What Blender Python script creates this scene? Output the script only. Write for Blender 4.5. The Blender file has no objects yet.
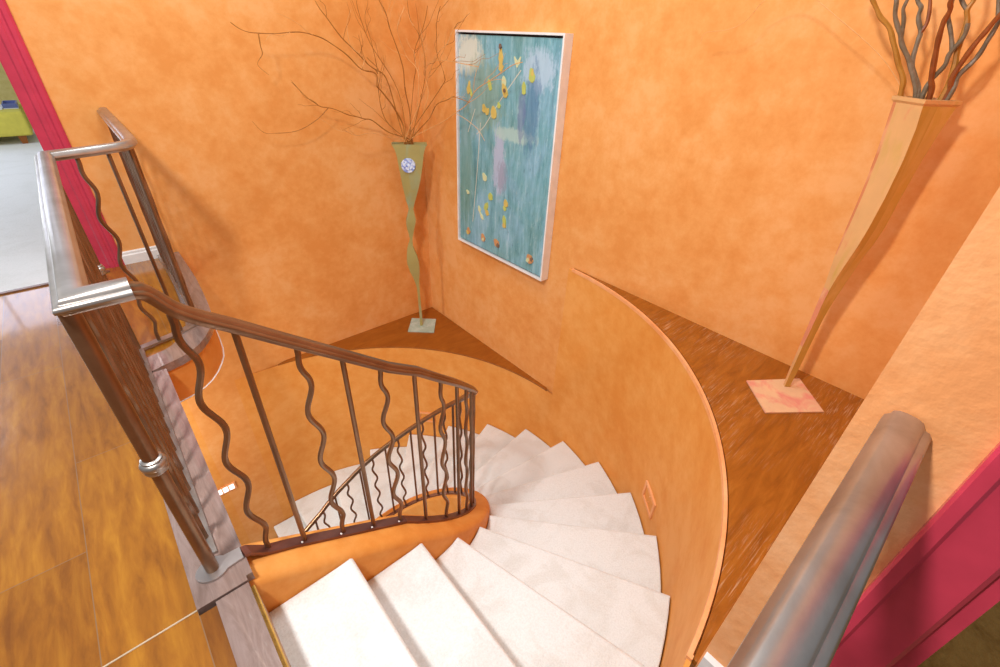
import bpy, bmesh, math, random
from mathutils import Vector, Matrix

random.seed(7)
C = bpy.context.scene.collection
sc = bpy.context.scene
PI = math.pi
sc.view_settings.view_transform = 'Standard'
sc.view_settings.look = 'None'
sc.view_settings.gamma = 1.0
sc.view_settings.exposure = -0.36
sc.view_settings.use_curve_mapping = False

# ------------------------------------------------------------------ helpers
def srgb(r, g, b):
    f = lambda c: (c / 255 / 12.92) if c / 255 <= .04045 else ((c / 255 + .055) / 1.055) ** 2.4
    return (f(r), f(g), f(b), 1)

def new_mat(name):
    m = bpy.data.materials.new(name); m.use_nodes = True
    nt = m.node_tree; nt.nodes.clear()
    out = nt.nodes.new('ShaderNodeOutputMaterial'); b = nt.nodes.new('ShaderNodeBsdfPrincipled')
    nt.links.new(b.outputs[0], out.inputs[0])
    return m, nt, b

def coords(nt, scale=(1, 1, 1), rot=(0, 0, 0), loc=(0, 0, 0)):
    t = nt.nodes.new('ShaderNodeTexCoord'); mp = nt.nodes.new('ShaderNodeMapping')
    mp.inputs['Scale'].default_value = scale; mp.inputs['Rotation'].default_value = rot; mp.inputs['Location'].default_value = loc
    nt.links.new(t.outputs['Object'], mp.inputs[0])
    return mp.outputs[0]

def noise(nt, vec, scale, detail=4, rough=.55, dist=0):
    n = nt.nodes.new('ShaderNodeTexNoise'); n.inputs['Scale'].default_value = scale
    n.inputs['Detail'].default_value = detail; n.inputs['Roughness'].default_value = rough; n.inputs['Distortion'].default_value = dist
    nt.links.new(vec, n.inputs['Vector'])
    return n.outputs[0]

def ramp(nt, fac, stops):
    r = nt.nodes.new('ShaderNodeValToRGB'); e = r.color_ramp.elements
    while len(e) < len(stops): e.new(.5)
    for el, (p, c) in zip(e, stops): el.position = p; el.color = c
    nt.links.new(fac, r.inputs[0])
    return r.outputs[0]

def mix(nt, fac, a, b, mode='MIX'):
    m = nt.nodes.new('ShaderNodeMix'); m.data_type = 'RGBA'; m.blend_type = mode
    for s, v in ((m.inputs[0], fac), (m.inputs[6], a), (m.inputs[7], b)):
        if hasattr(v, 'is_linked') or hasattr(v, 'links'): nt.links.new(v, s)
        else: s.default_value = v
    return m.outputs[2]

def bump(nt, b, h, strength=.2, dist=.01):
    n = nt.nodes.new('ShaderNodeBump'); n.inputs['Strength'].default_value = strength; n.inputs['Distance'].default_value = dist
    nt.links.new(h, n.inputs['Height']); nt.links.new(n.outputs[0], b.inputs['Normal'])

def plain(name, col, rough=.5, metal=0, spec=.5):
    m, nt, b = new_mat(name)
    v = coords(nt); n = noise(nt, v, 14, 3)
    d = tuple(c * .86 for c in col[:3]) + (1,)
    nt.links.new(ramp(nt, n, [(.3, d), (.7, col)]), b.inputs['Base Color'])
    b.inputs['Roughness'].default_value = rough; b.inputs['Metallic'].default_value = metal
    b.inputs['Specular IOR Level'].default_value = spec
    return m

def plaster(name, lo, mid, hi, big=1.4, rough=.6, lump=0.0):
    m, nt, b = new_mat(name)
    v = coords(nt)
    n1 = noise(nt, v, big, 3, .5); n2 = noise(nt, v, 7, 8, .72); n3 = noise(nt, v, 60, 3, .6)
    a = nt.nodes.new('ShaderNodeMath'); a.operation = 'MULTIPLY_ADD'; a.inputs[1].default_value = .6
    nt.links.new(n2, a.inputs[0])
    a2 = nt.nodes.new('ShaderNodeMath'); a2.operation = 'MULTIPLY'; a2.inputs[1].default_value = .4
    nt.links.new(n1, a2.inputs[0]); nt.links.new(a2.outputs[0], a.inputs[2])
    nt.links.new(ramp(nt, a.outputs[0], [(.40, lo), (.5, mid), (.60, hi)]), b.inputs['Base Color'])
    b.inputs['Roughness'].default_value = rough; b.inputs['Specular IOR Level'].default_value = .2
    if lump: bump(nt, b, noise(nt, v, 45, 3, .5), lump, .01)
    else: bump(nt, b, n3, .05, .004)
    return m

def mesh(name, verts, faces, mats, parent=None, smooth=False, fm=None, sharp=40):
    me = bpy.data.meshes.new(name)
    me.from_pydata([tuple(v) for v in verts], [], faces)
    if not isinstance(mats, (list, tuple)): mats = [mats]
    for m in mats: me.materials.append(m)
    if fm:
        for p, i in zip(me.polygons, fm): p.material_index = i
    bm = bmesh.new(); bm.from_mesh(me); bmesh.ops.recalc_face_normals(bm, faces=bm.faces); bm.to_mesh(me); bm.free()
    if smooth:
        me.polygons.foreach_set('use_smooth', [True] * len(me.polygons))
        me.set_sharp_from_angle(angle=math.radians(sharp))
    o = bpy.data.objects.new(name, me); C.objects.link(o)
    if parent: o.parent = parent
    return o

def root(name, loc=(0, 0, 0)):
    o = bpy.data.objects.new(name, None); o.empty_display_size = .05; C.objects.link(o); o.location = loc
    return o

def reloc(o, loc):
    """put the object's origin at loc without moving its shape"""
    loc = Vector(loc)
    o.data.transform(Matrix.Translation(-loc)); o.location = loc
    return o

def tag(o, label, cat, group=None):
    o['label'] = label; o['category'] = cat
    if group: o['group'] = group
    return o

def struct(o):
    o['kind'] = 'structure'; return o

class MB:
    def __init__(s): s.v = []; s.f = []; s.m = []
    def add(s, v, f, m=0):
        k = len(s.v); s.v += [tuple(p) for p in v]; s.f += [tuple(i + k for i in q) for q in f]; s.m += [m] * len(f)
    def box(s, x0, x1, y0, y1, z0, z1, m=0):
        s.add([(x, y, z) for z in (z0, z1) for y in (y0, y1) for x in (x0, x1)],
              [(0, 2, 3, 1), (4, 5, 7, 6), (0, 1, 5, 4), (2, 6, 7, 3), (0, 4, 6, 2), (1, 3, 7, 5)], m)
    def prism(s, poly, z0, z1, m=0):
        n = len(poly)
        s.add([(x, y, z0) for x, y in poly] + [(x, y, z1) for x, y in poly],
              [tuple(range(n - 1, -1, -1)), tuple(range(n, 2 * n))] + [(i, (i + 1) % n, n + (i + 1) % n, n + i) for i in range(n)], m)
    def tube(s, pts, r, n=8, m=0, cap=True):
        pts = [Vector(p) for p in pts]; rr = r if isinstance(r, (list, tuple)) else [r] * len(pts)
        up = Vector((0, 0, 1)); V = []; prev = None
        for i, p in enumerate(pts):
            t = (pts[min(i + 1, len(pts) - 1)] - pts[max(i - 1, 0)]).normalized()
            if prev is None:
                a = t.orthogonal().normalized()
            else:
                a = (prev - t * prev.dot(t)).normalized()
            prev = a; b = t.cross(a)
            V += [p + (a * math.cos(2 * PI * k / n) + b * math.sin(2 * PI * k / n)) * rr[i] for k in range(n)]
        F = [(i * n + k, i * n + (k + 1) % n, (i + 1) * n + (k + 1) % n, (i + 1) * n + k) for i in range(len(pts) - 1) for k in range(n)]
        if cap: F += [tuple(range(n - 1, -1, -1)), tuple((len(pts) - 1) * n + k for k in range(n))]
        s.add(V, F, m)
    def sweep(s, pts, prof, m=0, hmitre=True):
        """prof: closed list of (side, up); the section stands upright across the path"""
        pts = [Vector(p) for p in pts]; n = len(prof); V = []
        for i, p in enumerate(pts):
            d1 = (pts[i] - pts[i - 1]) if i else None; d2 = (pts[i + 1] - pts[i]) if i < len(pts) - 1 else None
            d1 = d1 or d2; d2 = d2 or d1
            h1 = Vector((d1.x, d1.y, 0)); h2 = Vector((d2.x, d2.y, 0))
            if h1.length < 1e-6: h1 = h2
            if h2.length < 1e-6: h2 = h1
            h1.normalize(); h2.normalize()
            n1 = Vector((h1.y, -h1.x, 0)); n2 = Vector((h2.y, -h2.x, 0))
            side = (n1 + n2).normalized(); side = side / max(.35, side.dot(n1))
            t = (d1.normalized() + d2.normalized()).normalized()
            hh = Vector((t.x, t.y, 0)).normalized() if Vector((t.x, t.y, 0)).length > 1e-6 else h1
            upv = Vector((-hh.x * t.z, -hh.y * t.z, Vector((t.x, t.y, 0)).length)).normalized()
            V += [p + side * a + upv * b for a, b in prof]
        F = [(i * n + k, i * n + (k + 1) % n, (i + 1) * n + (k + 1) % n, (i + 1) * n + k) for i in range(len(pts) - 1) for k in range(n)]
        F += [tuple(range(n - 1, -1, -1)), tuple((len(pts) - 1) * n + k for k in range(n))]
        s.add(V, F, m)
    def lathe(s, c, prof, n=16, m=0):
        c = Vector(c); V = []
        for r, z in prof: V += [c + Vector((r * math.cos(2 * PI * k / n), r * math.sin(2 * PI * k / n), z)) for k in range(n)]
        F = [(i * n + k, i * n + (k + 1) % n, (i + 1) * n + (k + 1) % n, (i + 1) * n + k) for i in range(len(prof) - 1) for k in range(n)]
        F += [tuple(range(n - 1, -1, -1)), tuple((len(prof) - 1) * n + k for k in range(n))]
        s.add(V, F, m)
    def build(s, name, mats, parent=None, smooth=False, sharp=40):
        return mesh(name, s.v, s.f, mats, parent, smooth, s.m, sharp)

def smooth_path(pts, k=6):
    """Catmull-Rom through the points"""
    P = [Vector(p) for p in pts]; out = []
    for i in range(len(P) - 1):
        a, b, c, d = P[max(i - 1, 0)], P[i], P[i + 1], P[min(i + 2, len(P) - 1)]
        for j in range(k):
            t = j / k
            out.append(.5 * ((2 * b) + (c - a) * t + (2 * a - 5 * b + 4 * c - d) * t * t + (3 * b - 3 * c + d - a) * t ** 3))
    out.append(P[-1])
    return out
# ------------------------------------------------------------------ materials
ORANGE = plaster('orange_plaster', (.73, .29, .070, 1), (.78, .345, .098, 1), (.82, .405, .145, 1))
ORANGE_D = plaster('orange_drum_plaster', (.74, .285, .052, 1), (.78, .335, .074, 1), (.82, .385, .105, 1), big=1.4)
ORANGE_L = plaster('orange_lumpy_plaster', (.80, .33, .12, 1), (.85, .39, .16, 1), (.89, .46, .22, 1), big=5, lump=.25)

def wood_floor():
    m, nt, b = new_mat('walnut_planks')
    v = coords(nt, rot=(0, 0, PI / 2), loc=(-.93, -.031, 0))
    br = nt.nodes.new('ShaderNodeTexBrick'); br.offset = .37; br.offset_frequency = 2
    for k, x in (('Scale', 1), ('Mortar Size', .0014), ('Mortar Smooth', .2), ('Bias', 0), ('Brick Width', 1.12), ('Row Height', .2)): br.inputs[k].default_value = x
    br.inputs['Color1'].default_value = (.0, .0, .0, 1); br.inputs['Color2'].default_value = (1, 1, 1, 1); br.inputs['Mortar'].default_value = (.5, .5, .5, 1)
    nt.links.new(v, br.inputs['Vector'])
    g = noise(nt, coords(nt, scale=(7, 1.2, 1)), 4, 10, .62, .35)
    gg = ramp(nt, g, [(.3, (.20, .066, .005, 1)), (.5, (.31, .115, .008, 1)), (.72, (.42, .18, .014, 1))])
    tone = ramp(nt, br.outputs['Color'], [(0, (.66, .56, .6, 1)), (1, (1.2, 1.2, 1.1, 1))])
    col = mix(nt, 1.0, gg, tone, 'MULTIPLY')
    nt.links.new(mix(nt, br.outputs['Fac'], col, (.26, .14, .06, 1)), b.inputs['Base Color'])
    b.inputs['Roughness'].default_value = .22; b.inputs['Coat Weight'].default_value = .7; b.inputs['Coat Roughness'].default_value = .07; b.inputs['Coat IOR'].default_value = 1.5
    bump(nt, b, noise(nt, coords(nt, scale=(3, 1.2, 1)), 5, 3), .12, .01)
    return m
FLOOR = wood_floor()

def wood(name, lo, mid, hi, stretch=(1, 9, 9), sc_=3, rough=.3, scratches=0):
    m, nt, b = new_mat(name)
    g = noise(nt, coords(nt, scale=stretch), sc_, 8, .7, .8)
    col = ramp(nt, g, [(.25, lo), (.5, mid), (.78, hi)])
    if scratches:
        s = noise(nt, coords(nt, scale=(3, 60, 3), rot=(0, 0, .06)), 3.2, 3, .6)
        s2 = noise(nt, coords(nt), 2.3, 2)
        k = nt.nodes.new('ShaderNodeMath'); k.operation = 'MULTIPLY'
        nt.links.new(ramp(nt, s, [(.54, (0, 0, 0, 1)), (.68, (1, 1, 1, 1))]), k.inputs[0])
        nt.links.new(ramp(nt, s2, [(.42, (0, 0, 0, 1)), (.62, (1, 1, 1, 1))]), k.inputs[1])
        k2 = nt.nodes.new('ShaderNodeMath'); k2.operation = 'MULTIPLY'; k2.inputs[1].default_value = scratches
        nt.links.new(k.outputs[0], k2.inputs[0])
        col = mix(nt, k2.outputs[0], col, (.62, .40, .25, 1))
    nt.links.new(col, b.inputs['Base Color']); b.inputs['Roughness'].default_value = rough
    return m
LEDGE = wood('mahogany_ledge', (.20, .055, .004, 1), (.32, .10, .008, 1), (.45, .16, .02, 1), stretch=(1.2, 9, 9), sc_=3, rough=.33, scratches=.6)
LEDGE2 = wood('mahogany_ledge_corner', (.24, .065, .005, 1), (.33, .098, .008, 1), (.42, .14, .016, 1), stretch=(2, 7, 7), sc_=2, rough=.4)
TRIMWOOD = wood('walnut_trim', (.17, .11, .09, 1), (.27, .19, .165, 1), (.37, .28, .26, 1), stretch=(9, 1.4, 9), sc_=4, rough=.2)
TRIMWOOD.node_tree.nodes['Principled BSDF'].inputs['Coat Weight'].default_value = 1.0

def bronze(name, a, b_, rough, metal=.85):
    m, nt, b = new_mat(name)
    n = noise(nt, coords(nt), 7, 5, .6, .6); f = noise(nt, coords(nt), 90, 2)
    nt.links.new(ramp(nt, n, [(.3, a), (.7, b_)]), b.inputs['Base Color'])
    b.inputs['Metallic'].default_value = metal; b.inputs['Roughness'].default_value = rough
    bump(nt, b, f, .06, .002)
    return m
RAILM = bronze('patinated_rail_metal', (.36, .32, .29, 1), (.56, .53, .51, 1), .36, .9)
IRON = bronze('brown_iron', (.20, .11, .06, 1), (.30, .18, .105, 1), .33, .8)
BARM = bronze('dark_bar_iron', (.15, .06, .05, 1), (.24, .11, .09, 1), .33, .6)
SCREW = plain('pale_screw_metal', (.9, .88, .86, 1), .25, .1)

def carpet(name, lo, hi, sc_=120, mott=4):
    m, nt, b = new_mat(name)
    n = noise(nt, coords(nt), mott, 5, .6, .8); f = noise(nt, coords(nt), sc_, 3, .7)
    c = ramp(nt, n, [(.38, lo), (.52, hi)])
    c2 = mix(nt, .35, c, ramp(nt, f, [(.3, tuple(x * .8 for x in lo[:3]) + (1,)), (.6, hi)]))
    nt.links.new(c2, b.inputs['Base Color']); b.inputs['Roughness'].default_value = .95; b.inputs['Specular IOR Level'].default_value = .1
    b.inputs['Sheen Weight'].default_value = .3
    bump(nt, b, f, .6, .006)
    return m
CARPET = carpet('cream_carpet', (.76, .79, .78, 1), (.86, .92, .94, 1), 140, 5)
CARPET_W = carpet('pale_room_carpet', (.80, .80, .79, 1), (.86, .86, .86, 1))
CARPET_G = carpet('gold_carpet', (.33, .17, .025, 1), (.55, .33, .08, 1), 70, 9)
RED = plain('red_gloss_paint', (.60, .048, .095, 1), .2)
WHITE = plain('white_paint', (.86, .85, .84, 1), .4)
GOLDWALL = plaster('khaki_plaster', (.62, .51, .17, 1), (.70, .60, .23, 1), (.78, .68, .30, 1))

# ------------------------------------------------------------------ plan of the stairwell
CX, CY, RD = .48, 1.752, 1.732          # centre and radius of the round stair drum
XE, YN, YS = 2.229, 3.49, .014          # east, north, south wall faces
RISE = .184
ZL = -1.097                             # height of the lower corner ledge
RI, RO, RB = .672, .82, .722             # curb inner and outer face, bar line
def arc(r, a0, a1, n):
    return [(CX + r * math.cos(math.radians(a0 + (a1 - a0) * i / n)), CY + r * math.sin(math.radians(a0 + (a1 - a0) * i / n))) for i in range(n + 1)]

# --- walls
b = MB(); b.box(-.02, XE + .12, YN, YN + .12, -3.7, 2.3)
struct(b.build('wall_north', ORANGE))
b = MB(); b.box(XE, XE + .12, YS - .2, YN, -3.7, 2.3)
struct(b.build('wall_east', ORANGE))
b = MB(); b.box(.722, XE + .12, -.13, YS, -.3, 2.3)
struct(b.build('wall_south', ORANGE_L))

def drum(name, path, z0, z1, out=.10):
    b = MB(); n = len(path)
    outer = []
    for i, (x, y) in enumerate(path):
        p0 = path[max(i - 1, 0)]; p1 = path[min(i + 1, n - 1)]
        dx, dy = p1[0] - p0[0], p1[1] - p0[1]; L = math.hypot(dx, dy)
        outer.append((x + dy / L * out, y - dx / L * out))
    V = [(x, y, z) for x, y in path for z in (z0, z1)] + [(x, y, z) for x, y in outer for z in (z0, z1)]
    N = 2 * n; F = []
    for i in range(n - 1):
        a = 2 * i
        F += [(a, a + 1, a + 3, a + 2), (N + a, N + a + 2, N + a + 3, N + a + 1), (a + 1, N + a + 1, N + a + 3, a + 3), (a, a + 2, N + a + 2, N + a)]
    F += [(0, N, N + 1, 1), (2 * n - 2, 2 * n - 1, N + 2 * n - 1, N + 2 * n - 2)]
    b.add(V, F)
    return struct(b.build(name, ORANGE_D, smooth=True, sharp=50))
# the drum: a high quarter towards the south east, a lower quarter towards the north east
drum('wall_curved', [(-.03, CY - RD), (.2, CY - RD)] + arc(RD, -90, 0, 40), -3.7, 0.0, .012)
drum('wall_curved_low', arc(RD, 0, 88, 40) + [(.3, YN + .0008), (-1.0, YN + .0008), (-2.2, YN + .0008)], -3.7, ZL - .0145, .004)

# pale plaster edge bead along the top of the high quarter
b = MB(); b.sweep([(x, y, .003) for x, y in [(.722, YS + .012)] + arc(RD, -82, -1, 40)], [(-.004, -.012), (-.004, .009), (.008, .009), (.008, -.012)])
struct(b.build('trim_1', ORANGE_L, smooth=True))

# --- wooden corner ledges between the round drum and the square walls
def ledge(name, pts, z, t, mat, loc):
    b = MB(); b.prism(pts, z - t, z)
    return reloc(b.build(name, mat), loc)
hi_pts = [(x, y) for x, y in arc(RD + .0125, -82, -1.2, 48)] + [(XE, CY - .05), (XE, YS), (.722, YS)]
o = ledge('corner_ledge', hi_pts, .012, .02, LEDGE, (2.0, .3, 0))
tag(o, 'wide scratched dark wood ledge carrying the tall square tan vase', 'ledge')
lo_pts = arc(RD - .004, 2, 84, 48) + [(.74, YN), (XE, YN), (XE, CY + .08)]
o = ledge('corner_ledge', lo_pts, ZL, .014, LEDGE2, (1.95, 3.2, ZL))
tag(o, 'lower dark wood corner ledge carrying the wavy green vase', 'ledge')

# --- upper floor
FX = -.169
bump_edge = [(-.03, 2.150), (.0, 2.158), (.04, 2.172), (.085, 2.198), (.125, 2.235), (.165, 2.292), (.198, 2.355), (.224, 2.42), (.240, 2.50), (.252, 2.62), (.264, 2.80), (.274, 3.0), (.276, 3.2), (.276, YN)]
b = MB()
b.prism([(-3, -1.2), (-.06, -1.2), (-.06, .915), (FX, .915), (FX, YN), (-3, YN)], -.06, 0)
b.prism([(FX, 2.15), (-.045, 2.16)] + [(x - .045 if i > 5 else x - .02, y + .045 if i < 8 else y) for i, (x, y) in enumerate(bump_edge)][1:] + [(FX, YN)], -.06, 0.001)
b.prism([(-.06, -1.2), (.722, -1.2), (.722, -.09), (-.06, -.09)], -.06, 0)
struct(b.build('floor', FLOOR))
# border boards under the railing, raised a little
b = MB(); b.box(FX, -.03, .94, 2.118, -.02, .012); b.box(FX, -.046, .925, 1.092, -.02, .0125)
o = struct(b.build('trim_2', TRIMWOOD))
def offset_line(path, d):
    """shift an open 2D path to its left by d"""
    out = []
    for i, (x, y) in enumerate(path):
        p0 = path[max(i - 1, 0)]; p1 = path[min(i + 1, len(path) - 1)]
        dx, dy = p1[0] - p0[0], p1[1] - p0[1]; L = math.hypot(dx, dy)
        out.append((x - dy / L * d, y + dx / L * d))
    return out
be = [(FX, 2.112), (-.09, 2.128)] + bump_edge
inner = offset_line(be, .118)
b = MB(); b.prism(be + inner[::-1], -.028, .012)
struct(b.build('trim_3', TRIMWOOD, smooth=True, sharp=30))
b = MB(); face = offset_line([(-.09, 2.128)] + bump_edge, .008)
b.prism(face + [(-.09, YN)], -.205, -.0285)
struct(b.build('wall_landing', ORANGE_D, smooth=True, sharp=30))
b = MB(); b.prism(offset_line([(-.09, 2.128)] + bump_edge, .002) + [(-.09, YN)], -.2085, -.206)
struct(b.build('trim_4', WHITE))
b = MB(); b.box(-.14, -.045, 1.09, 2.12, -.26, -.021)
struct(b.build('wall_fascia', ORANGE_D))
# top nosing of the stairs, cross strip in the floor, border of the other guard
b = MB(); b.box(-.128, -.047, .016, .922, -.022, .006)
struct(b.build('trim_5', TRIMWOOD))
b = MB(); b.box(-3, FX, .930, .934, -.02, .0025)
struct(b.build('trim_6', plain('brass_strip', (.75, .62, .45, 1), .3, .3)))
b = MB(); b.box(-.06, .722, -.098, .006, -.03, .0115)
struct(b.build('trim_7', TRIMWOOD))
b = MB(); b.box(-.06, .722, -.09, .018, -.35, -.031)
struct(b.build('wall_guard', ORANGE_D))

# baseboards, door casings
b = MB(); b.sweep([(-.018, YN, 0), (.225, YN, 0)], [(0, 0), (.016, 0), (.016, .055), (.011, .062), (.011, .074), (.006, .08), (0, .08)])
struct(b.build('baseboard_north', WHITE))
b = MB(); b.box(.705, .722, -.118, .010, .012, .082)
struct(b.build('baseboard_south', WHITE))

def casing_prof(w, flip=1):
    return [(0, 0), (0, .016), (.10 * w, .026), (.24 * w, .027), (.30 * w, .020), (.40 * w, .019), (.46 * w, .024), (.60 * w, .022), (.66 * w, .015), (.93 * w, .012), (w, .009), (w, 0)]
W = .118
P = [(-.018 - a, YN - d) for a, d in casing_prof(W)]
b = MB(); b.prism(P, 0.0, 2.3); b.box(-.018 - W + .004, -.03, YN + .001, YN + .13, 0, 2.3)
d1 = struct(b.build('door_1', RED, smooth=True, sharp=25))
# casing of the doorway at the right
X2 = .722
P = [(X2 - d, y) for y, d in ((-.118, 0), (-.118, .012), (-.122, .017), (-.137, .017), (-.142, .012), (-.150, .0105), (-.196, .0105), (-.202, .006), (-.203, 0))]
b = MB(); b.prism(P, 0.0, 2.3); b.box(X2 + .0005, X2 + .12, -.222, -.131, 0, 2.3)
struct(b.build('door_2', RED, smooth=True, sharp=25))
# rooms beyond the two doorways
b = MB(); b.box(-3.2, -.14, YN - .06, YN + .125, -.05, .004); b.box(-3.2, -.019, YN + .1251, 9.7, -.05, .004)
b.box(-.019, 3, YN + .121, 9.7, -.05, .004)
struct(b.build('floor_pale_carpet', CARPET_W))
b = MB(); b.box(-3.2, 3, 9.6, 9.7, 0, 1.0); b.box(-3.2, 3, 9.6, 9.7, 3.0, 3.3); b.box(-.9, 3, 9.6, 9.7, 1.0, 3.0); b.box(-3.2, -3.1, 9.6, 9.7, 1.0, 3.0)
struct(b.build('wall_far', GOLDWALL))
gm, nt, bs = new_mat('daylight_pane'); bs.inputs['Base Color'].default_value = (.7, .8, .95, 1); bs.inputs['Emission Color'].default_value = (.75, .80, 1, 1); bs.inputs['Emission Strength'].default_value = 4
b = MB(); b.box(-3.1, -.9, 9.66, 9.67, 1.0, 3.0)
wn = struct(b.build('window_1', gm))
b = MB()
for x in (-3.1, -2.38, -1.65, -.95): b.box(x, x + .05, 9.6, 9.65, 1.0, 3.0)
for z in (1.0, 2.0, 2.95): b.box(-3.1, -.9, 9.61, 9.65, z, z + .05)
b.build('window_frame', WHITE, wn)
b = MB(); b.box(.7225, 4, -3, -.131, -.05, .003)
struct(b.build('floor_gold_carpet', CARPET_G))
b = MB(); b.box(-.6, FX - .23, YN - .085, YN - .06, -.01, .008); b.box(FX - .231, -.10, YN - .085, YN - .06, -.01, .008)
struct(b.build('trim_8', wood('threshold_wood', (.10, .04, .02, 1), (.2, .09, .05, 1), (.3, .15, .09, 1))))

# ------------------------------------------------------------------ inner curb
def bar_z(kind, t):
    if kind == 0: return min(.010, -.034 - .615 * t)
    if kind == 1: return -.329 - .01298 * (t + 90)
    return -2.665 - .70 * t
RT = [(-90, .415), (-82, .347), (-65, .152), (-47, -.068), (-24, -.345), (-1, -.658), (21, -.972), (36.5, -1.195), (70, -1.64), (90, -1.87)]
def rail_z(kind, t):
    if kind == 0: return .801 - .804 * t
    if kind == 1:
        for (a, z0), (b_, z1) in zip(RT, RT[1:]):
            if t <= b_ + 1e-6: return z0 + (z1 - z0) * (t - a) / (b_ - a)
    return -1.87 - .70 * t
def on_path(kind, t, r=RB):
    if kind == 0: return (t, CY - r)
    if kind == 1: return (CX + r * math.cos(math.radians(t)), CY + r * math.sin(math.radians(t)))
    return (CX - t, CY + r)
stations = [(0, x) for x in (-.07, .02, .1, .2, .3, .4)] + [(1, -90 + 180 * i / 48) for i in range(49)] + [(2, t) for t in (.1, .25, .5, .8, 1.1)]
sec = [(RI, None), (RI, -.02), (RI + .006, -.006), (RI + .02, 0), (RO - .03, 0), (RO - .009, -.009), (RO, -.032), (RO, None)]
V = []; F = []; n = len(sec)
for k, t in stations:
    z0 = bar_z(k, t) - .004
    for r, dz in sec:
        x, y = on_path(k, t, r); V.append((x, y, -3.7 if dz is None else z0 + dz))
for i in range(len(stations) - 1):
    F += [(i * n + j, i * n + (j + 1) % n, (i + 1) * n + (j + 1) % n, (i + 1) * n + j) for j in range(n)]
F += [tuple(range(n)), tuple((len(stations) - 1) * n + j for j in range(n))]
struct(mesh('wall_curb', V, F, ORANGE_D, smooth=True, sharp=50))

# ------------------------------------------------------------------ carpeted stairs
st = root('staircase', (CX, CY, -3.7))
tag(st, 'cream carpeted stairs winding down around the orange inner curb', 'stairs')
def nose(s):
    """inner and outer end of the nosing line number s"""
    if s <= 2: x = .495 - .262 * (2 - s); return (x, CY - RO), (x, CY - RD)
    if s <= 15: a = -90 + 13.9 * (s - 2) + .6; return (CX + RO * math.cos(math.radians(a)), CY + RO * math.sin(math.radians(a))), (CX + RD * math.cos(math.radians(a)), CY + RD * math.sin(math.radians(a)))
    x = CX - .012 - .262 * (s - 15); return (x, CY + RO), (x, CY + RD)
def side(s0, s1, which, n=5, back=0.0):
    out = []
    for i in range(n + 1):
        s = s0 + (s1 - s0) * i / n
        q = nose(s)[which]
        out.append(q)
    return out
def shrink(poly, c, d):
    return poly
for k in range(1, 19):
    z = -RISE * k; th = .05
    s0 = k - 1 - .12; s1 = k
    inn = side(s0, s1, 0); outn = side(s0, s1, 1)
    # pull ends a hair off the walls
    def pull(p, q, d):
        L = math.hypot(q[0] - p[0], q[1] - p[1]); return (p[0] + (q[0] - p[0]) / L * d, p[1] + (q[1] - p[1]) / L * d)
    I = [pull(p, q, .004) for p, q in zip(inn, outn)]; O_ = [pull(q, p, .006) for p, q in zip(inn, outn)]
    poly = I + O_[::-1]
    bm = bmesh.new()
    top = [bm.verts.new((x, y, z)) for x, y in poly]; bot = [bm.verts.new((x, y, z - th)) for x, y in poly]
    N = len(poly)
    bm.faces.new(top); bm.faces.new(bot[::-1])
    for i in range(N): bm.faces.new((top[i], bot[i], bot[(i + 1) % N], top[(i + 1) % N]))
    bm.normal_update()
    fr = {len(I) - 1, len(I)}
    ed = [e for e in bm.edges if {v.index for v in e.verts} is not None and ((e.verts[0] in (top[len(I) - 1], top[len(I)]) and e.verts[1] in (top[len(I) - 1], top[len(I)])) or (e.verts[0] in (bot[len(I) - 1], bot[len(I)]) and e.verts[1] in (bot[len(I) - 1], bot[len(I)])))]
    bmesh.ops.bevel(bm, geom=ed, offset=.018, segments=4, profile=.5, affect='EDGES')
    ed = [e for e in bm.edges if abs(e.verts[0].co.z - z) < 1e-5 and abs(e.verts[1].co.z - z) < 1e-5 and e.is_manifold and e.calc_face_angle(0) > 1.0]
    bmesh.ops.bevel(bm, geom=ed, offset=.007, segments=2, profile=.5, affect='EDGES')
    # riser block under the tread, set back from the nosing
    s1b = k - .11
    inn = side(s0, s1b, 0); outn = side(s0, s1b, 1)
    I2 = [pull(p, q, .004) for p, q in zip(inn, outn)]; O2 = [pull(q, p, .006) for p, q in zip(inn, outn)]
    poly2 = I2 + O2[::-1]; N2 = len(poly2)
    top = [bm.verts.new((x, y, z - th + .004)) for x, y in poly2]; bot = [bm.verts.new((x, y, z - RISE - .02)) for x, y in poly2]
    bm.faces.new(top); bm.faces.new(bot[::-1])
    for i in range(N2): bm.faces.new((top[i], bot[i], bot[(i + 1) % N2], top[(i + 1) % N2]))
    me = bpy.data.meshes.new('step')
    bmesh.ops.recalc_face_normals(bm, faces=bm.faces); bm.to_mesh(me); bm.free()
    me.materials.append(CARPET)
    me.polygons.foreach_set('use_smooth', [True] * len(me.polygons)); me.set_sharp_from_angle(angle=math.radians(50))
    o = bpy.data.objects.new('step', me); C.objects.link(o)
    o.parent = st; o.matrix_parent_inverse = Matrix.Translation(-Vector((CX, CY, -3.7)))
# the riser below the landing; the gold stands in for shade on its carpet
b = MB(); b.box(-.05, -.037, .024, .924, -.185, -.0225)
struct(b.build('wall_riser', CARPET_G))

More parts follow.
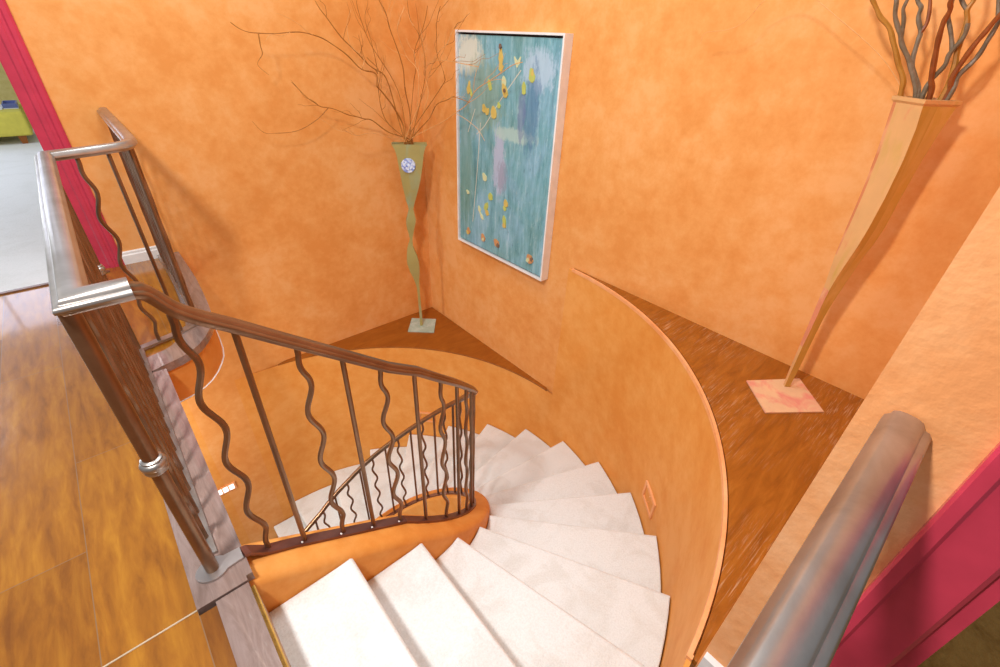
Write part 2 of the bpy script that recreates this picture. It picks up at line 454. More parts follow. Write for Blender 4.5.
# ------------------------------------------------------------------ railings
PROF = [(-.017, 0), (.017, 0), (.020, .006), (.0265, .010), (.0275, .016), (.0235, .0215), (.0175, .0225), (.0155, .0265), (.0125, .0315), (.005, .0345), (-.006, .0355), (-.015, .0345), (-.0205, .0315), (-.022, .026), (-.0270, .020), (-.0275, .012), (-.020, .006)]
PROF_S = [(a * .74, c * .84) for a, c in PROF]
sr = root('stair_railing', (-.109, 1.014, 0))
tag(sr, 'brown metal balustrade with wavy and straight bars around the landing and down the stairs', 'railing')
def child(o, par=None):
    par = par or sr
    o.parent = par
    o.matrix_parent_inverse = par.matrix_world.inverted() if False else Matrix.Translation(-par.location)
    return o
ZR = .845
bump_rail = [(.176, YN - .006, ZR), (.176, 2.58, ZR), (.172, 2.50, ZR), (.160, 2.455, ZR), (.138, 2.425, ZR), (.105, 2.405, ZR), (.03, 2.378, ZR), (-.098, 2.345, ZR)]
lower = [(-.098, 1.012, ZR), (-.012, 1.012, ZR)]
neck = smooth_path([(-.012, 1.012, ZR), (.004, 1.016, .822), (.028, 1.02, .785), (.065, 1.026, .748), (.12, 1.030, .705), (.2, 1.030, .640)], 4)
b = MB()
b.sweep(bump_rail + lower, PROF)
P = [tuple(p) for p in neck] + [(x, CY - RB, rail_z(0, x)) for x in (.3, .4)] + [(*on_path(1, t), rail_z(1, t)) for t in [-90 + 180 * i / 44 for i in range(45)]] + [(*on_path(2, t), rail_z(2, t)) for t in (.1, .3, .6, .9)]
P[0] = (-.03, 1.012, ZR + .002)
b2 = MB(); b2.sweep(P, PROF_S)
child(b.build('handrail', RAILM, smooth=True, sharp=50))
child(b2.build('handrail', IRON, smooth=True, sharp=50))['label'] = 'narrower brown handrail swooping down along the stairs'

# flat bars
BP = [(-.018, -.005), (.018, -.005), (.018, .005), (-.018, .005)]
b = MB()
b.sweep([(.176, YN - .01, .018)] + [(x, y, .018) for x, y, _ in bump_rail[1:]] + [(-.104, 1.06, .018)], BP)
child(b.build('bottom_rail', RAILM))
b = MB()
P = [(-.034, 1.014, .016), (-.02, 1.016, .010), (.02, 1.024, bar_z(0, .02) + .005)] + [(x, CY - RB, bar_z(0, x) + .003) for x in (.1, .2, .3, .4)] + [(*on_path(1, t), bar_z(1, t) + .003) for t in [-90 + 180 * i / 44 for i in range(45)]] + [(*on_path(2, t), bar_z(2, t) + .003) for t in (.1, .3, .6, .9)]
b.sweep(P, BP)
slots = [(0, .030, 1), (0, .129, 0), (0, .249, 1), (0, .357, 0), (0, .463, 1), (1, -82, 0), (1, -72.3, 1), (1, -63.6, 0)]
slots += [(1, -63.6 + 7.46 * i, i % 2) for i in range(1, 9)] + [(1, 3.6 + 8.55 * i, (i + 1) % 2) for i in range(11)] + [(2, .06 + .107 * i, i % 2) for i in range(6)]
for k, t, w in slots:
    tt = t - (.012 if k == 0 else 1.0 if k == 1 else .012)
    x, y = on_path(k, tt, RB + .009); z = bar_z(k, t) + .008
    b.lathe((x, y, z - .006), [(.0001, 0), (.006, 0), (.006, .010), (.004, .0145), (.0001, .016)], 10, 1)
child(b.build('bottom_rail', [BARM, SCREW]))['label'] = 'dark flat bar running down the orange curb'
# flange around the post, ending in a tongue
b = MB()
ring = [(-.109 + .042 * math.cos(a), 1.012 + .036 * math.sin(a)) for a in [math.radians(40 + 280 * i / 20) for i in range(21)]]
b.prism(ring + [(-.05, .992), (-.035, .993), (-.035, 1.033), (-.055, 1.034)], .012, .021)
child(b.build('flange', SCREW if False else bronze('grey_flange', (.42, .38, .37, 1), (.6, .56, .55, 1), .3), smooth=True, sharp=40))

def post(x, y, r, collar_z):
    b = MB(); b.lathe((x, y, 0), [(r * 1.0, .012), (r, .05), (r * .98, .84), (r, .848)], 16)
    p = child(b.build('newel_post', IRON, smooth=True))
    b = MB(); k = r / .0175
    b.lathe((x, y, collar_z), [(r * 1.0, -.022), (.024 * k, -.020), (.026 * k, -.014), (.024 * k, -.009), (.027 * k, -.004), (.029 * k, .004), (.026 * k, .010), (.022 * k, .012), (.023 * k, .018), (r, .021)], 16)
    c = b.build('collar', SCREW if False else RAILM, smooth=True, sharp=60); c.parent = p
    c.matrix_parent_inverse = Matrix.Identity(4)
    return p
post(-.109, 1.014, .0165, .447); post(-.100, 2.345, .0135, .42)

def baluster(x, y, z0, z1, wavy, tx, ty, par=None, r=.0078, amp=.0135, flip=1):
    pts = []
    if wavy:
        n = 64
        for i in range(n + 1):
            t = i / n; e = min(1, max(0, (t - .03) / .10)) * min(1, max(0, (.97 - t) / .08))
            d = flip * amp * e * math.sin(2 * PI * (t - .10) / .243)
            pts.append((x + tx * d, y + ty * d, z1 + (z0 - z1) * t))
    else: pts = [(x, y, z1), (x, y, (z0 + z1) / 2), (x, y, z0)]
    b = MB(); b.tube(pts, r, 8)
    return child(b.build('baluster', IRON, smooth=True), par)
for k, t, w in slots:
    x, y = on_path(k, t)
    if k == 0: tx, ty = 1, 0
    elif k == 1: tx, ty = -math.sin(math.radians(t)), math.cos(math.radians(t))
    else: tx, ty = -1, 0
    baluster(x, y, bar_z(k, t) + .004, rail_z(k, t) + .006, w, tx, ty)
for i in range(11): baluster(-.100, 1.125 + .1075 * i, .02, ZR + .003, i % 2 == 0, 0, 1)
for (x, y, w, tx, ty) in [(-.012, 2.367, 1, .96, .27), (.085, 2.398, 0, .9, .3), (.160, 2.455, 0, .6, .8)] + [(.176, 2.565 + .107 * i, i % 2 == 0, 0, 1) for i in range(9)]:
    baluster(x, y, .02, ZR + .003, w, tx, ty)

# second guard, at the right
gr = root('guard_railing', (.35, -.040, .0115))
tag(gr, 'short grey metal guard rail ending against the orange wall beside the red door frame', 'railing')
def sweep_child(mb, name, mat, par): return child(mb.build(name, mat, smooth=True, sharp=50), par)
b = MB(); b.sweep([(.0, -.040, ZR), (.716, -.040, ZR)], PROF)
sweep_child(b, 'handrail', RAILM, gr)
b = MB(); b.sweep([(.0, -.040, .018), (.702, -.040, .018)], BP)
sweep_child(b, 'bottom_rail', IRON, gr)
for i in range(6): baluster(.06 + .107 * i, -.040, .02, ZR + .003, i % 2 == 0, 1, 0, gr)

# ------------------------------------------------------------------ painting
PY0, PY1, PZ0, PZ1, PX = 1.944, 2.925, -.157, 1.313, 2.160
pt_ = root('framed_painting', (XE, (PY0 + PY1) / 2, (PZ0 + PZ1) / 2))
tag(pt_, 'large blue green abstract painting with yellow leaf marks in a white frame', 'painting')
b = MB()
for y0, y1, z0, z1 in ((PY0, PY0 + .012, PZ0, PZ1), (PY1 - .012, PY1, PZ0, PZ1), (PY0 + .012, PY1 - .012, PZ0, PZ0 + .014), (PY0 + .012, PY1 - .012, PZ1 - .012, PZ1)):
    b.box(PX, XE - .001, y0, y1, z0, z1)
child(b.build('frame', WHITE), pt_)
b = MB(); b.box(PX + .035, XE - .002, PY0 + .012, PY1 - .012, PZ0 + .014, PZ1 - .012)
child(b.build('backing', plain('black_gap_shade', (.03, .012, .012, 1), .7)), pt_)  # near-black colour paints in the shadow of the gap around the canvas
def canvas_mat():
    m, nt, bs = new_mat('painted_canvas')
    v = coords(nt)
    stre = noise(nt, coords(nt, scale=(1, 9, 1.3)), 2.2, 8, .7, .5)
    big = noise(nt, coords(nt, scale=(1, 1.6, 1)), 1.7, 4, .6, .6)
    fine = noise(nt, coords(nt, scale=(1, 14, 3)), 5, 6, .75)
    c1 = ramp(nt, stre, [(.30, (.035, .13, .18, 1)), (.43, (.10, .30, .35, 1)), (.55, (.21, .45, .54, 1)), (.7, (.46, .66, .74, 1))])
    c2 = ramp(nt, big, [(.35, (.11, .25, .20, 1)), (.5, (.16, .39, .45, 1)), (.62, (.30, .52, .72, 1))])
    c = mix(nt, .42, c1, c2)
    c = mix(nt, ramp(nt, fine, [(.58, (0, 0, 0, 1)), (.68, (.7, .7, .7, 1))]), c, (.50, .66, .64, 1))
    c = mix(nt, ramp(nt, fine, [(.33, (.75, .75, .75, 1)), (.42, (0, 0, 0, 1))]), c, (.05, .14, .19, 1))
    drip = noise(nt, coords(nt, scale=(1, 26, .7)), 4, 3, .6)
    c = mix(nt, ramp(nt, drip, [(.62, (0, 0, 0, 1)), (.7, (.5, .5, .5, 1))]), c, (.36, .58, .60, 1))
    def blot(cy, cz, ry, rz, col, amt, c, sc_=4):
        mp = coords(nt, scale=(0, 1 / ry, 1 / rz), loc=(0, -cy / ry, -cz / rz))
        ln = nt.nodes.new('ShaderNodeVectorMath'); ln.operation = 'LENGTH'; nt.links.new(mp, ln.inputs[0])
        nz = noise(nt, coords(nt, scale=(1, 4, 1.5)), sc_ * 1.6, 7, .78)
        ad = nt.nodes.new('ShaderNodeMath'); ad.operation = 'MULTIPLY_ADD'; ad.inputs[1].default_value = 2.2
        nt.links.new(nz, ad.inputs[0]); nt.links.new(ln.outputs[1], ad.inputs[2])
        return mix(nt, ramp(nt, ad.outputs[0], [(.0, (amt,) * 3 + (1,)), (.62, (amt,) * 3 + (1,)), (.95, (0, 0, 0, 1))]) if False else blotf(ad.outputs[0], amt), c, col)
    def blotf(o, amt):
        mr = nt.nodes.new('ShaderNodeMapRange'); mr.inputs[1].default_value = 2.1; mr.inputs[2].default_value = 1.75
        mr.inputs[3].default_value = 0; mr.inputs[4].default_value = amt; nt.links.new(o, mr.inputs[0])
        return mr.outputs[0]
    # y grows to the left as one faces the picture, z up; both from its middle
    c = blot(.36, .60, .16, .13, (.72, .74, .62, 1), .85, c)
    c = blot(-.30, .55, .16, .13, (.45, .60, .74, 1), .75, c)
    c = blot(.20, .36, .24, .26, (.22, .33, .22, 1), .55, c)
    c = blot(.02, -.03, .07, .26, (.45, .50, .66, 1), .85, c, 7)
    c = blot(-.02, -.12, .06, .12, (.26, .26, .36, 1), .6, c, 9)
    c = blot(-.12, .17, .22, .05, (.42, .60, .56, 1), .8, c)
    c = blot(-.27, .33, .08, .28, (.08, .19, .36, 1), .6, c, 6)
    c = blot(-.18, .30, .04, .2, (.13, .16, .34, 1), .55, c, 6)
    c = blot(.4, -.1, .1, .5, (.15, .30, .24, 1), .5, c)
    nt.links.new(c, bs.inputs['Base Color']); bs.inputs['Roughness'].default_value = .45
    bump(nt, bs, fine, .25, .004)
    return m
CANVAS = canvas_mat()
YEL = plain('yellow_leaf_paint', (.66, .50, .13, 1), .5); PALE = plain('pale_leaf_paint', (.66, .70, .40, 1), .5)
LIME = plain('lime_leaf_paint', (.52, .58, .14, 1), .5); RUST = plain('rust_leaf_paint', (.62, .30, .12, 1), .5); LINE = plain('pale_line_paint', (.62, .62, .52, 1), .5)
DARKP = plain('dark_leaf_paint', (.20, .12, .08, 1), .5)
CXF = PX + .012
b = MB(); b.box(CXF, XE - .01, PY0 + .022, PY1 - .022, PZ0 + .026, PZ1 - .024)
def leaf(y, z, h, w, a, m, dz=.0015):
    n = 10; P = []
    for i in range(n):
        t = 2 * PI * i / n; u = math.cos(t) * h * .5; q = math.sin(t) * w * .5 * (1 - .35 * math.cos(t)) * (1 + .18 * math.sin(5 * t + y * 40))
        P.append((y + u * math.sin(a) + q * math.cos(a), z + u * math.cos(a) - q * math.sin(a)))
    V = [(CXF - dz, p, q) for p, q in P] + [(CXF + .0005, p, q) for p, q in P]
    b.add(V, [tuple(range(n)), tuple(range(2 * n - 1, n - 1, -1))] + [(i, (i + 1) % n, n + (i + 1) % n, n + i) for i in range(n)], m)
LZ = [.001]
# leaf marks: (y, z, height, width, lean, paint)
for y, z, h, w, a, m in [(2.469, 1.19, .15, .055, .1, 1), (2.465, 1.13, .08, .06, .3, 1), (2.33, 1.166, .07, .03, .6, 2), (2.30, 1.166, .07, .03, -.5, 2), (2.316, 1.15, .05, .025, 0, 2),
    (2.185, 1.10, .10, .07, .3, 3), (2.18, 1.115, .05, .03, 0, 1), (2.569, 1.02, .09, .05, .4, 3), (2.79, .985, .11, .05, -.2, 1), (2.765, .955, .06, .03, .2, 3),
    (2.43, 1.05, .08, .06, .2, 2), (2.42, 1.00, .11, .07, .5, 1), (2.245, 1.028, .09, .05, .1, 3), (2.62, .875, .07, .06, .4, 1), (2.585, .86, .06, .05, -.6, 1), (2.52, .862, .10, .08, .2, 1), (2.47, .91, .05, .04, .3, 3),
    (2.603, .425, .08, .06, .6, 2), (2.53, .30, .07, .07, .2, 3), (2.575, .215, .09, .06, -.4, 3), (2.565, .17, .06, .05, .5, 1), (2.36, .293, .07, .06, .3, 1), (2.37, .255, .05, .04, .7, 3),
    (2.655, .175, .06, .04, .4, 2), (2.63, .13, .09, .03, .7, 2), (2.368, .165, .09, .05, .2, 3), (2.365, .13, .05, .05, 0, 1), (2.80, .27, .05, .03, .9, 2),
    (2.79, -.04, .07, .05, .2, 4), (2.80, -.055, .05, .04, .9, 1), (2.605, -.04, .08, .06, .4, 4), (2.60, -.05, .04, .03, -.5, 2), (2.445, -.03, .08, .07, .8, 4), (2.425, -.045, .05, .04, 0, 6), (2.08, -.033, .09, .08, .7, 4), (2.095, -.045, .05, .04, -.4, 2), (2.06, -.03, .04, .03, .2, 6)]:
    LZ[0] += .00025; leaf(y, z, h * .8, w * .7, a, m, LZ[0])
leaf(2.470, 1.235, .028, .018, .2, 6, .0122); leaf(2.415, 1.0, .022, .018, .2, 6, .0125)
for a_, c_ in (((2.70, .70), (2.62, .76)), ((2.62, .76), (2.45, .95)), ((2.45, .95), (2.28, 1.12)), ((2.66, .78), (2.69, .45)), ((2.69, .45), (2.74, .05)), ((2.80, .70), (2.72, .86))):
    (y0, z0), (y1, z1) = a_, c_; L = math.hypot(y1 - y0, z1 - z0); ny, nz = -(z1 - z0) / L * .003, (y1 - y0) / L * .003
    Q = [(y0 + ny, z0 + nz), (y1 + ny, z1 + nz), (y1 - ny, z1 - nz), (y0 - ny, z0 - nz)]
    b.add([(CXF - .001, p, q) for p, q in Q] + [(CXF + .0005, p, q) for p, q in Q], [(0, 1, 2, 3), (7, 6, 5, 4), (0, 4, 5, 1), (1, 5, 6, 2), (2, 6, 7, 3), (3, 7, 4, 0)], 5)
cv = b.build('canvas', [CANVAS, YEL, PALE, LIME, RUST, LINE, DARKP])
reloc(cv, (PX, (PY0 + PY1) / 2, (PZ0 + PZ1) / 2)); cv.parent = pt_; cv.location = Vector((PX - XE, 0, 0))

# ------------------------------------------------------------------ vases
def loft(secs, frame, mats, name, par, cap=True, fm=None, closed=True):
    (bx, by), (px, py), (nx, ny) = frame
    V = []; F = []; FM = []
    n = len(secs[0])
    n = n - 1
    for row in secs:
        z = row[-1]
        for s, d in row[:-1]:
            zz = z
            V.append((bx + px * s + nx * d, by + py * s + ny * d, zz))
    for i in range(len(secs) - 1):
        for k in range(n):
            F.append((i * n + k, i * n + (k + 1) % n, (i + 1) * n + (k + 1) % n, (i + 1) * n + k)); FM.append(k if fm else 0)
    F.append(tuple(range(n - 1, -1, -1))); FM.append(0)
    F.append(tuple((len(secs) - 1) * n + k for k in range(n))); FM.append(0)
    return V, F, FM

def vase_mat(name, base, streak, scale_, lo=.55, hi=.68, seed=0, dark=None):
    m, nt, bs = new_mat(name)
    n = noise(nt, coords(nt, scale=scale_, loc=(seed, 0, 0)), 3, 5, .6, .6); n2 = noise(nt, coords(nt), 9, 5, .6)
    c = ramp(nt, n2, [(.3, tuple(x * .88 for x in base[:3]) + (1,)), (.7, base)])
    c = mix(nt, ramp(nt, n, [(lo, (0, 0, 0, 1)), (hi, (.9, .9, .9, 1))]), c, streak)
    if dark: c = mix(nt, ramp(nt, noise(nt, coords(nt, scale=scale_, loc=(4, 2, 0)), 4, 4), [(.55, (0, 0, 0, 1)), (.72, (.8, .8, .8, 1))]), c, dark)
    nt.links.new(c, bs.inputs['Base Color']); bs.inputs['Roughness'].default_value = .42
    return m
TAN = vase_mat('tan_painted_metal', (.72, .40, .16, 1), (.68, .20, .10, 1), (5, 5, .9), .58, .7, 1.3, (.56, .36, .07, 1))
PINK = vase_mat('pink_tan_plate', (.80, .52, .30, 1), (.74, .26, .20, 1), (3, 3, 3), .46, .62, .6)

def tall_vase():
    bx, by = 2.040, .300; p = (.145, -.99); nn = (.99, .145)
    r = root('floor_vase', (bx, by, .012))
    tag(r, 'tall tan and red square tapering vase on a pink plate base holding thick curly stems', 'vase')
    S = [(.02, -.015, -.007, .011), (.08, -.018, -.009, .011), (.16, -.022, -.011, .011), (.235, -.025, -.013, .010), (.31, -.028, -.013, .009), (.377, -.031, -.014, .009), (.44, -.034, -.016, .012), (.505, -.037, -.016, .018), (.57, -.043, -.012, .025), (.64, -.050, -.004, .033), (.70, -.053, .003, .043), (.77, -.056, .008, .051), (.88, -.060, .011, .052), (1.0, -.069, .009, .056), (1.09, -.079, .002, .063), (1.155, -.087, -.008, .070)]
    def corners(sl, se, sr_, g=0):
        m = math.sqrt(max(1e-6, (se - sl) * (sr_ - se))); sf = sl + sr_ - se
        c = (sl + sr_) / 2
        L, N, R, Fp = [(c + (s - c) * (1 + g), d * (1 + g)) for s, d in ((sl, 0), (se, -m), (sr_, 0), (sf, m))]
        mid = lambda a, b_, t_: (a[0] + (b_[0] - a[0]) * t_, a[1] + (b_[1] - a[1]) * t_)
        return [L, mid(L, N, .11), N, mid(N, R, .45), R, Fp]
    rows = [corners(a, e, d) + [z] for z, a, e, d in S]
    nb = len(rows)
    rows += [corners(*S[-1][1:], .10) + [1.162], corners(*S[-1][1:], .12) + [1.172], corners(*S[-1][1:], -.04) + [1.173], corners(*S[-1][1:], -.12) + [1.13], corners(*S[-1][1:], -.55) + [1.06]]
    V, F, FM = loft(rows, ((bx, by), p, nn), None, 'v', r)
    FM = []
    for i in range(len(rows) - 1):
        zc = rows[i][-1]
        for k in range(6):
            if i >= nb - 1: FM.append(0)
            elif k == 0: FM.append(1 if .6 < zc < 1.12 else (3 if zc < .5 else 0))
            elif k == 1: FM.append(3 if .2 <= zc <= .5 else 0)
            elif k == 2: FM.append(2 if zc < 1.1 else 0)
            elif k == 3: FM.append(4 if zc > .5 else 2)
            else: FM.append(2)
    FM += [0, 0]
    OCH = vase_mat('ochre_shaded_metal', (.55, .31, .055, 1), (.66, .40, .12, 1), (5, 5, .9), .5, .7, 2.2)  # darker ochre puts the shade of the right side into the colour
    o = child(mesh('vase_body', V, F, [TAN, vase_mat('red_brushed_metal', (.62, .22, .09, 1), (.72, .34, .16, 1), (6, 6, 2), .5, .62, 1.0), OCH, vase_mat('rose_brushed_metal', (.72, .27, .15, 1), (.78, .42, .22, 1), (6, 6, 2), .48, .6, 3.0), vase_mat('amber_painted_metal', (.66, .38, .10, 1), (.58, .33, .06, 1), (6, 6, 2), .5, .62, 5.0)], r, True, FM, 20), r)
    q = [(1.935, .435), (1.784, .288), (1.987, .132), (2.148, .284)]
    bb = MB(); bb.prism(q, .013, .019)
    child(bb.build('base_plate', PINK), r)
    return r
tall_vase()

GREEN = vase_mat('sage_painted_metal', (.40, .33, .11, 1), (.30, .38, .24, 1), (3, 3, 1), .5, .75, 2.0)
MINT = vase_mat('mint_plate', (.42, .56, .46, 1), (.55, .66, .58, 1), (4, 4, 4), .45, .65, 2.0)
def wavy_vase():
    bx, by = 1.945, 3.241; p = (.857, -.515); nn = (.515, .857)
    r = root('floor_vase', (bx, by, ZL))
    tag(r, 'slender wavy green vase on a square plate with a blue medallion and fine twigs', 'vase')
    S = [(-1.09, -.017, .007), (-.97, -.017, .007), (-.8, -.020, .003), (-.68, -.022, .001), (-.63, -.031, .001), (-.578, -.046, .004), (-.53, -.062, .009), (-.498, -.074, .012), (-.43, -.090, .012), (-.38, -.092, .004), (-.352, -.090, -.003), (-.30, -.084, -.022), (-.268, -.076, -.030), (-.225, -.060, -.033), (-.195, -.053, -.030), (-.15, -.060, -.020), (-.106, -.070, -.010), (-.06, -.074, .003), (-.027, -.070, .007), (.02, -.055, .000), (.058, -.044, -.007), (.09, -.048, .000), (.134, -.060, .014), (.19, -.069, .032), (.246, -.077, .049), (.30, -.083, .064), (.365, -.091, .078), (.437, -.099, .091), (.49, -.105, .099), (.53, -.115, .109), (.555, -.127, .120), (.572, -.138, .131)]
    rows = []
    for z, a, c in S:
        w = c - a; d = max(.011, min(.05, .30 * w)); e = .006 if z > .0 else 0
        rows.append([(a, -d), (c, -d), (c, d), (a, d), z])
    a, c = S[-1][1:]
    rows += [[(a + .008, -.042), (c - .008, -.042), (c - .008, .042), (a + .008, .042), .570], [(a + .035, -.035), (c - .035, -.035), (c - .035, .035), (a + .035, .035), .50]]
    V, F, FM = loft(rows, ((bx, by), p, nn), None, 'v', r)
    child(mesh('vase_body', V, F, GREEN, smooth=True, sharp=35), r)
    bb = MB(); bb.prism([(1.783, 3.232), (1.938, 3.411), (2.116, 3.251), (1.967, 3.067)], ZL + .001, ZL + .012)
    child(bb.build('base_plate', MINT), r)
    # medallion: faceted disc with a raised rosette
    c0 = Vector((bx + p[0] * -.022 + nn[0] * -.056, by + p[1] * -.022 + nn[1] * -.056, .418))
    V = []; F = []; n = 16
    rings = [(.052, .012), (.056, .002), (.050, -.008), (.034, -.006), (.030, -.014), (.016, -.010), (.012, -.016), (.0005, -.018)]
    for rr, d in rings:
        for k in range(n):
            t = 2 * PI * k / n; q = rr * (1 + .02 * (k % 2))
            V.append(c0 + Vector((p[0], p[1], 0)) * (q * math.cos(t)) + Vector((0, 0, 1)) * (q * math.sin(t)) + Vector((nn[0], nn[1], 0)) * d)
    F = [(i * n + k, i * n + (k + 1) % n, (i + 1) * n + (k + 1) % n, (i + 1) * n + k) for i in range(len(rings) - 1) for k in range(n)] + [tuple(range(n))]
    m, nt, bs = new_mat('pale_blue_ceramic')
    nt.links.new(ramp(nt, noise(nt, coords(nt), 45, 3), [(.42, (.22, .28, .62, 1)), (.52, (.62, .70, .88, 1)), (.7, (.82, .86, .92, 1))]), bs.inputs['Base Color']); bs.inputs['Roughness'].default_value = .3
    child(mesh('medallion', V, F, m, smooth=True, sharp=30), r)
    return r
wavy_vase()

# ------------------------------------------------------------------ dried stems
STEM = {'ochre': wood('ochre_stem', (.28, .11, .012, 1), (.40, .17, .02, 1), (.50, .24, .04, 1), (3, 3, 3), 6, .45),
        'grey': wood('grey_stem', (.09, .06, .03, 1), (.17, .125, .075, 1), (.30, .25, .19, 1), (3, 3, 3), 6, .4),
        'red': wood('russet_stem', (.14, .032, .006, 1), (.24, .06, .010, 1), (.36, .11, .025, 1), (3, 3, 3), 6, .4)}
TWIG = wood('brown_twig', (.26, .085, .010, 1), (.38, .14, .016, 1), (.50, .20, .03, 1), (3, 3, 3), 6, .6)
PALETWIG = wood('pale_twig', (.60, .26, .06, 1), (.72, .36, .12, 1), (.80, .46, .2, 1), (3, 3, 3), 6, .6)
R_STEMS = [
 ('ochre', [(2.04, 0.375, 1.168), (2.035, 0.387, 1.214), (2.03, 0.418, 1.261), (2.025, 0.45, 1.308), (2.02, 0.478, 1.35), (2.015, 0.517, 1.383), (2.009, 0.547, 1.417), (2.004, 0.57, 1.454), (1.999, 0.608, 1.495)], []),
 ('grey', [(2.04, 0.338, 1.172), (2.032, 0.364, 1.225), (2.025, 0.39, 1.263), (2.017, 0.427, 1.309), (2.009, 0.443, 1.338), (2.002, 0.473, 1.379), (1.994, 0.483, 1.419), (1.986, 0.507, 1.454), (1.979, 0.506, 1.484)], [('grey', [(2.04, 0.442, 1.332), (2.025, 0.45, 1.372), (2.009, 0.46, 1.399), (1.994, 0.458, 1.418), (1.979, 0.454, 1.448)])]),
 ('grey', [(2.04, 0.333, 1.175), (2.045, 0.366, 1.229), (2.05, 0.389, 1.267), (2.055, 0.4, 1.319), (2.06, 0.404, 1.344), (2.066, 0.428, 1.382), (2.071, 0.433, 1.407), (2.076, 0.45, 1.423), (2.081, 0.473, 1.464)], [('red', [(2.04, 0.4, 1.344), (2.054, 0.399, 1.373), (2.067, 0.416, 1.422), (2.081, 0.44, 1.463)])]),
 ('red', [(2.04, 0.304, 1.175), (2.029, 0.318, 1.224), (2.017, 0.336, 1.287), (2.006, 0.343, 1.327), (1.994, 0.348, 1.367), (1.983, 0.345, 1.393), (1.971, 0.35, 1.415), (1.96, 0.349, 1.45), (1.948, 0.365, 1.495)], []),
 ('grey', [(2.04, 0.322, 1.178), (2.035, 0.317, 1.224), (2.03, 0.304, 1.259), (2.025, 0.304, 1.288), (2.02, 0.295, 1.317), (2.014, 0.291, 1.341), (2.009, 0.294, 1.364)], [('grey', [(2.04, 0.307, 1.307), (2.034, 0.325, 1.341), (2.028, 0.346, 1.376), (2.022, 0.354, 1.403), (2.016, 0.359, 1.433), (2.009, 0.377, 1.466)])]),
 ('ochre', [(2.04, 0.273, 1.178), (2.04, 0.279, 1.244), (2.04, 0.291, 1.293), (2.04, 0.298, 1.334), (2.04, 0.304, 1.369), (2.04, 0.315, 1.396), (2.04, 0.313, 1.419), (2.04, 0.314, 1.459), (2.04, 0.33, 1.499)], [('grey', [(2.04, 0.319, 1.394), (2.04, 0.342, 1.419), (2.04, 0.367, 1.457)])]),
 ('red', [(2.04, 0.266, 1.179), (2.033, 0.273, 1.231), (2.025, 0.265, 1.282), (2.018, 0.256, 1.326), (2.011, 0.245, 1.357), (2.004, 0.236, 1.383), (1.996, 0.228, 1.414), (1.989, 0.215, 1.434)], []),
 ('grey', [(2.04, 0.259, 1.182), (2.04, 0.261, 1.236), (2.04, 0.247, 1.271), (2.04, 0.239, 1.3), (2.04, 0.238, 1.335), (2.04, 0.235, 1.373), (2.04, 0.226, 1.41), (2.04, 0.236, 1.449)], [('grey', [(2.04, 0.239, 1.369), (2.04, 0.262, 1.418), (2.04, 0.274, 1.454)])]),
]
R_PALE = [(2.05, 0.368, 1.175), (2.05, 0.48, 1.279), (2.05, 0.632, 1.371), (2.05, 0.788, 1.455), (2.05, 0.897, 1.429), (2.05, 0.948, 1.364), (2.05, 1.017, 1.337), (2.05, 1.097, 1.326), (2.05, 1.103, 1.289)]
